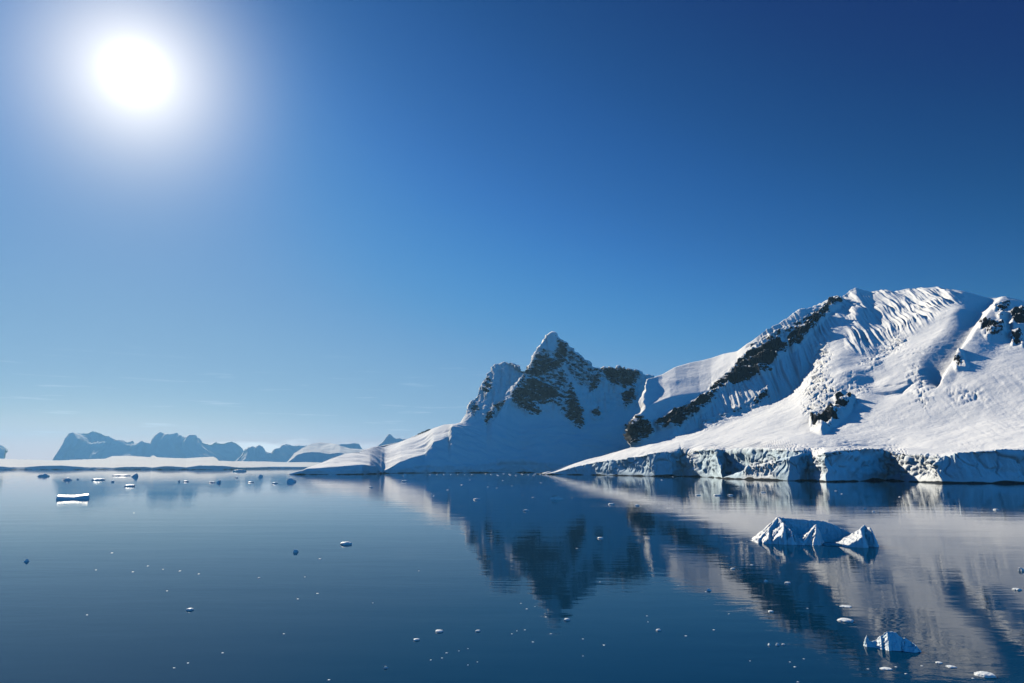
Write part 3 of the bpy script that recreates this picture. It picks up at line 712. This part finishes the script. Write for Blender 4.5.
K3, K3V, K3R = pixel_size(73, 499)
def tab_h(U, V):
    def X(p): return (p - 73) * K3
    def Y(q): return (499 - q) * K3V - 2 * K3R
    back = np.interp(U, [X(56), X(62), X(74), X(82), X(90)], [Y(494.6), Y(495.0), Y(495.4), Y(494.5), Y(493.6)])
    t = back - 0.09 * (8.0 - V) * (V < 8) - 0.5 * np.maximum(V - 8.0, 0)
    edge = np.minimum(np.minimum((V + 1.2) * 4.0, (11 - V) * 1.2), np.minimum((U - X(56)) * 4, (X(90) - U) * 4))
    return np.maximum(np.minimum(t, edge), -1.5)
b3 = heightfield_berg("iceberg", 73, 499, 22 * K3, -2.4, 12.5, tab_h, M_BERG, 160, 110, 0.12, 3.0)
thing(b3, "long low slab of ice with a hollow white top and dark side", "iceberg", "icebergs on the water")

# --- distant and middle-sized pieces: (px, waterline py, width px, height px, form, label)
G1 = "small icebergs drifting below the far shore"
G2 = "ice floes scattered over the water"
pieces = [
    (41, 476.6, 14, 3.4, 'block', "peaked dark berg nearest the left edge among those off the far shore", G1),
    (65.5, 480.4, 13, 3.2, 'block', "low grey berg straight above the long hollow slab", G1),
    (98, 480.3, 12, 2.4, 'flat', "low floe with bumps between the grey berg and the long thin bar", G1),
    (121, 475.9, 17, 1.6, 'flat', "thin flat bar of ice running up to a darker bump", G1),
    (134, 476.9, 8, 4.2, 'block', "dark bump standing at the right end of the thin flat bar", G1),
    (130, 486.4, 10, 2.6, 'flat', "dark flat floe below the thin bar and its bump", G1),
    (113, 482.0, 4, 1.6, 'block', "speck of ice between the two dark floes under the left mountain", G1),
    (78, 479.6, 3, 1.4, 'block', "tiny grain of ice right of the grey berg above the slab", G1),
    (212, 482.8, 6, 1.7, 'flat', "flat dark floe touching the left of a rounder dark piece", G1),
    (219, 483.0, 4.5, 3.6, 'block', "rounder dark piece at the right of a flat dark floe", G1),
    (186, 481.8, 5, 1.6, 'flat', "white sliver of ice under the middle of the far mountain", G1),
    (179.5, 481.8, 2.5, 2, 'block', "dark grain beside the white sliver under the far mountain", G1),
    (240, 471.6, 13, 2.6, 'flat', "bluish floe close to the far shore at the end of the ice sheet", G1),
    (236.5, 478.0, 3, 1.2, 'flat', "small flake below the bluish floe near the far shore", G1),
    (251, 482.4, 5.5, 1.3, 'flat', "pale flake between the two dark pieces and the dark peaked berg", G1),
    (261, 477.0, 6, 3.0, 'block', "compact grey lump with a pointed top above the pale flakes", G1),
    (275, 483.6, 5.5, 1.8, 'flat', "flat pale floe left of the dark peaked berg", G1),
    (292, 482.2, 10.5, 5.0, 'block', "dark peaked berg off the tip of the snowy headland", G1),
    (371, 487.6, 4, 1.4, 'flat', "grey flake in the bright reflection of the headland", G1),
    (404.5, 475.6, 6, 2.6, 'block', "white block against the shaded shore of the headland", G2),
    (404.5, 481.6, 6, 1.8, 'flat', "white flake just below the block at the headland shore", G2),
    (477, 499.8, 7, 2.0, 'flat', "white flat floe in the reflection of the shaded snowfield", G2),
    (556, 499.4, 16, 4.6, 'block', "white chunky floe with a grey point in front of the peninsula tip", G2),
    (526, 511.0, 5, 2.0, 'flat', "small white floe below and left of the chunky one", G2),
    (611, 504.6, 7, 1.8, 'flat', "pale floe on the edge of the bright peninsula reflection", G2),
    (637, 505.8, 5, 1.8, 'flat', "pale floe at the top of the dark rock reflection", G2),
    (600.5, 538.6, 6, 1.8, 'flat', "white floe in the blue shade right of the peak reflection", G2),
    (717, 495.6, 7, 1.6, 'flat', "middle one of three pale flakes below the ice cliff", G2),
    (698, 495.4, 5, 1.3, 'flat', "left one of three pale flakes below the ice cliff", G2),
    (730, 495.4, 6, 1.5, 'flat', "right one of three pale flakes below the ice cliff", G2),
    (763, 492.6, 6, 1.3, 'flat', "pale flake under the low lobe of the ice cliff", G2),
    (1022, 571, 7, 4.0, 'block', "white floe cut off by the right edge of the view", G2),
    (1017, 590, 8, 2.4, 'flat', "pale floe below the one at the right edge", G2),
    (996, 510, 5, 1.6, 'flat', "white flake in the dark reflection of the right ice cliff", G2),
    (846, 621, 19, 4.0, 'flat', "white flat floe above and left of the rounded blue berg", G2),
    (846, 606.6, 14, 1.4, 'flat', "thin grey film of ice above the white flat floe", G2),
    (985, 675.5, 22, 5.5, 'flat', "broad white floe near the lower right corner", G2),
    (951, 667, 12, 2.2, 'flat', "thin floe left of the broad one in the corner", G2),
    (939, 663, 8, 2.0, 'flat', "thin floe right below the rounded blue berg", G2),
    (886, 669, 14, 1.8, 'flat', "faint film of ice under the rounded blue berg", G2),
    (26, 561.8, 6, 3.2, 'block', "grey lump alone on the blue water near the left edge", G2),
    (295, 552.4, 7, 3.2, 'block', "grey lump with a white cap on the open blue water", G2),
    (346, 544.4, 11, 3.4, 'flat', "white topped dark floe right of the capped grey lump", G2),
    (190, 610.2, 7, 2.6, 'flat', "white floe alone in the middle of the blue left water", G2),
    (439, 631.8, 8, 2.4, 'flat', "brightest white floe in the dark water below the headland reflection", G2),
    (478, 631.4, 5, 1.8, 'flat', "smaller floe right of the brightest white one", G2),
    (416.5, 640.2, 6, 2.0, 'flat', "grey floe below and left of the brightest white one", G2),
    (567, 620.2, 6, 2.4, 'flat', "white floe under the tip of the peak reflection", G2),
    (386, 668.2, 5, 2.4, 'block', "white lump at the bottom left of the dark water scatter", G2),
    (709, 590.8, 6, 2.6, 'block', "white lump just below the pale plateau reflection", G2),
    (766, 581.4, 5, 2.2, 'block', "white lump in the black rock reflection", G2),
    (788, 583.4, 6, 2.0, 'flat', "flat floe at the right side of the black rock reflection", G2),
    (733, 569.2, 5, 1.8, 'flat', "pale floe above the black rock reflection", G2),
    (769, 645.2, 4.5, 2.4, 'block', "left one of three white bits in a short row", G2),
    (777, 645.2, 5, 2.4, 'block', "middle one of three white bits in a short row", G2),
    (783.5, 645.0, 3.5, 1.6, 'flat', "right one of three white bits in a short row", G2),
    (658.6, 630.6, 5, 2.0, 'flat', "white bit alone on the dark water right of the peak reflection", G2),
    (771, 612, 5, 2.0, 'flat', "pale bit where the snow reflection ends in dark water", G2),
    (864, 509, 4, 1.8, 'block', "white bit right behind the largest iceberg", G2),
    (873, 512, 4, 1.6, 'block', "white bit just above the right block of the largest iceberg", G2),
]
for k, (x, y, w, h, form, label, grp) in enumerate(pieces):
    R = water_range(x, y); k_m = R / (F * math.hypot(1, (x - 512) / F)) * 1.02
    if y > 600 and x > 800: w, h = 0.82 * w, 0.75 * h
    sx, sz = w * k_m, h * k_m
    sy = sx * (0.75 if form == 'block' else 0.9)
    sz = max(0.12, sz * 0.75) if form == 'flat' else sz * 0.8
    me = lump(100 + k, sx, min(sy, 14.0), sz, form, 4)
    o = place("small_iceberg" if grp == G1 else "ice_floe", me, x, y, M_CHUNK, 0.0)
    thing(o, label, "iceberg" if grp == G1 else "ice floe", grp)

# --- specks: nothing tells those of one patch apart
specks = {
    "white speck of brash ice along the shaded shore of the headland": [(486 + 4.1 * i + 1.4 * ((i * 7) % 3), 474.0 + 0.5 * ((i * 5) % 4), 2.6 + 1.2 * ((i * 3) % 3)) for i in range(16)] + [(430 + 7 * i, 474.6, 2.0) for i in range(7)],
    "white ice speck on the shaded reflection of the pointed peak": [(462, 485), (488, 487), (497, 488), (523, 495.5), (533, 497.5), (572, 498), (586, 530.5), (577, 548.5), (448, 490), (512, 486), (541, 483), (434, 496), (470, 480), (503, 480.5)],
    "white ice speck close under the right ice cliff": [(595, 479), (662, 480), (673, 477), (620, 482), (640, 484), (836, 491), (842, 494), (900, 497)],
    "tiny ice speck on the wide blue water at left": [(112, 553), (148, 566), (163, 569.5), (180, 571), (199, 574), (133, 572), (96, 570), (167, 591), (87, 615), (305, 577), (298, 599), (317.5, 593.5), (259, 578), (320, 559), (134, 513), (284, 634), (222.6, 653), (174, 668), (188, 663), (329, 680)],
    "tiny ice speck on the dark water below the peak reflection": [(419, 571), (373, 603), (446.7, 653), (442, 658), (431, 660), (468, 648.6), (477.5, 662), (468, 665), (459, 651), (512, 634), (517, 631), (535, 606.5), (521, 603.5), (546, 617), (527, 609), (600, 582), (583, 639), (583, 656), (533, 642), (551, 634), (525, 630), (604, 645)],
    "tiny ice speck on the dark water at lower right": [(678.5, 585.5), (647, 616), (648, 622), (686, 636), (714, 630), (750, 661), (790, 662), (795, 667), (752, 565), (804, 659), (807.6, 608.5), (729, 614), (868, 669), (896, 667), (906, 674), (922, 666), (973, 678.5), (798, 682), (706, 592), (604, 645.5)],
}
protos = [lump(500 + i, 1, 1, 1, 'flat', 3) for i in range(5)]
for p in protos: p.materials.append(M_CHUNK)
rs = random.Random(3)
for label, pts in specks.items():
    for q in pts:
        x, y = q[0], q[1]; w = q[2] if len(q) > 2 else rs.uniform(1.5, 2.8)
        k_m = water_range(x, y) / F
        o = bpy.data.objects.new("ice_speck", rs.choice(protos)); COL.objects.link(o)
        X, Y = water_point(x, y); o.location = (X, Y, -0.01)
        o.scale = (w * k_m, w * k_m * 0.9, w * k_m * rs.uniform(0.12, 0.22)); o.rotation_euler = (0, 0, rs.uniform(0, 6.28))
        thing(o, label, "ice speck", label.replace("white ice speck", "ice specks").replace("white speck", "specks").replace("tiny ice speck", "ice specks"))

# ------------------------------------------------------------------ haze
hm = bpy.data.materials.new("haze_air"); hm.use_nodes = True
nt = hm.node_tree; nt.nodes.clear()
ho = nt.nodes.new("ShaderNodeOutputMaterial"); hv = nt.nodes.new("ShaderNodeVolumePrincipled")
hv.inputs['Color'].default_value = (0.24, 0.54, 0.86, 1); hv.inputs['Density'].default_value = HAZE_DENSITY
hv.inputs['Anisotropy'].default_value = 0.35
nt.links.new(hv.outputs[0], ho.inputs['Volume'])
L, T = 24000.0, 1150.0
v = [(x, y, z) for z in (-6.0, T) for y in (-3000, L) for x in (-L, L)]
me = bpy.data.meshes.new("haze")
me.from_pydata(v, [], [(0, 2, 3, 1), (4, 5, 7, 6), (0, 1, 5, 4), (2, 6, 7, 3), (0, 4, 6, 2), (1, 3, 7, 5)])
me.materials.append(hm)
haze = bpy.data.objects.new("haze", me); COL.objects.link(haze)
haze['kind'] = 'stuff'; haze['label'] = "thin pale air that fades the far shore"
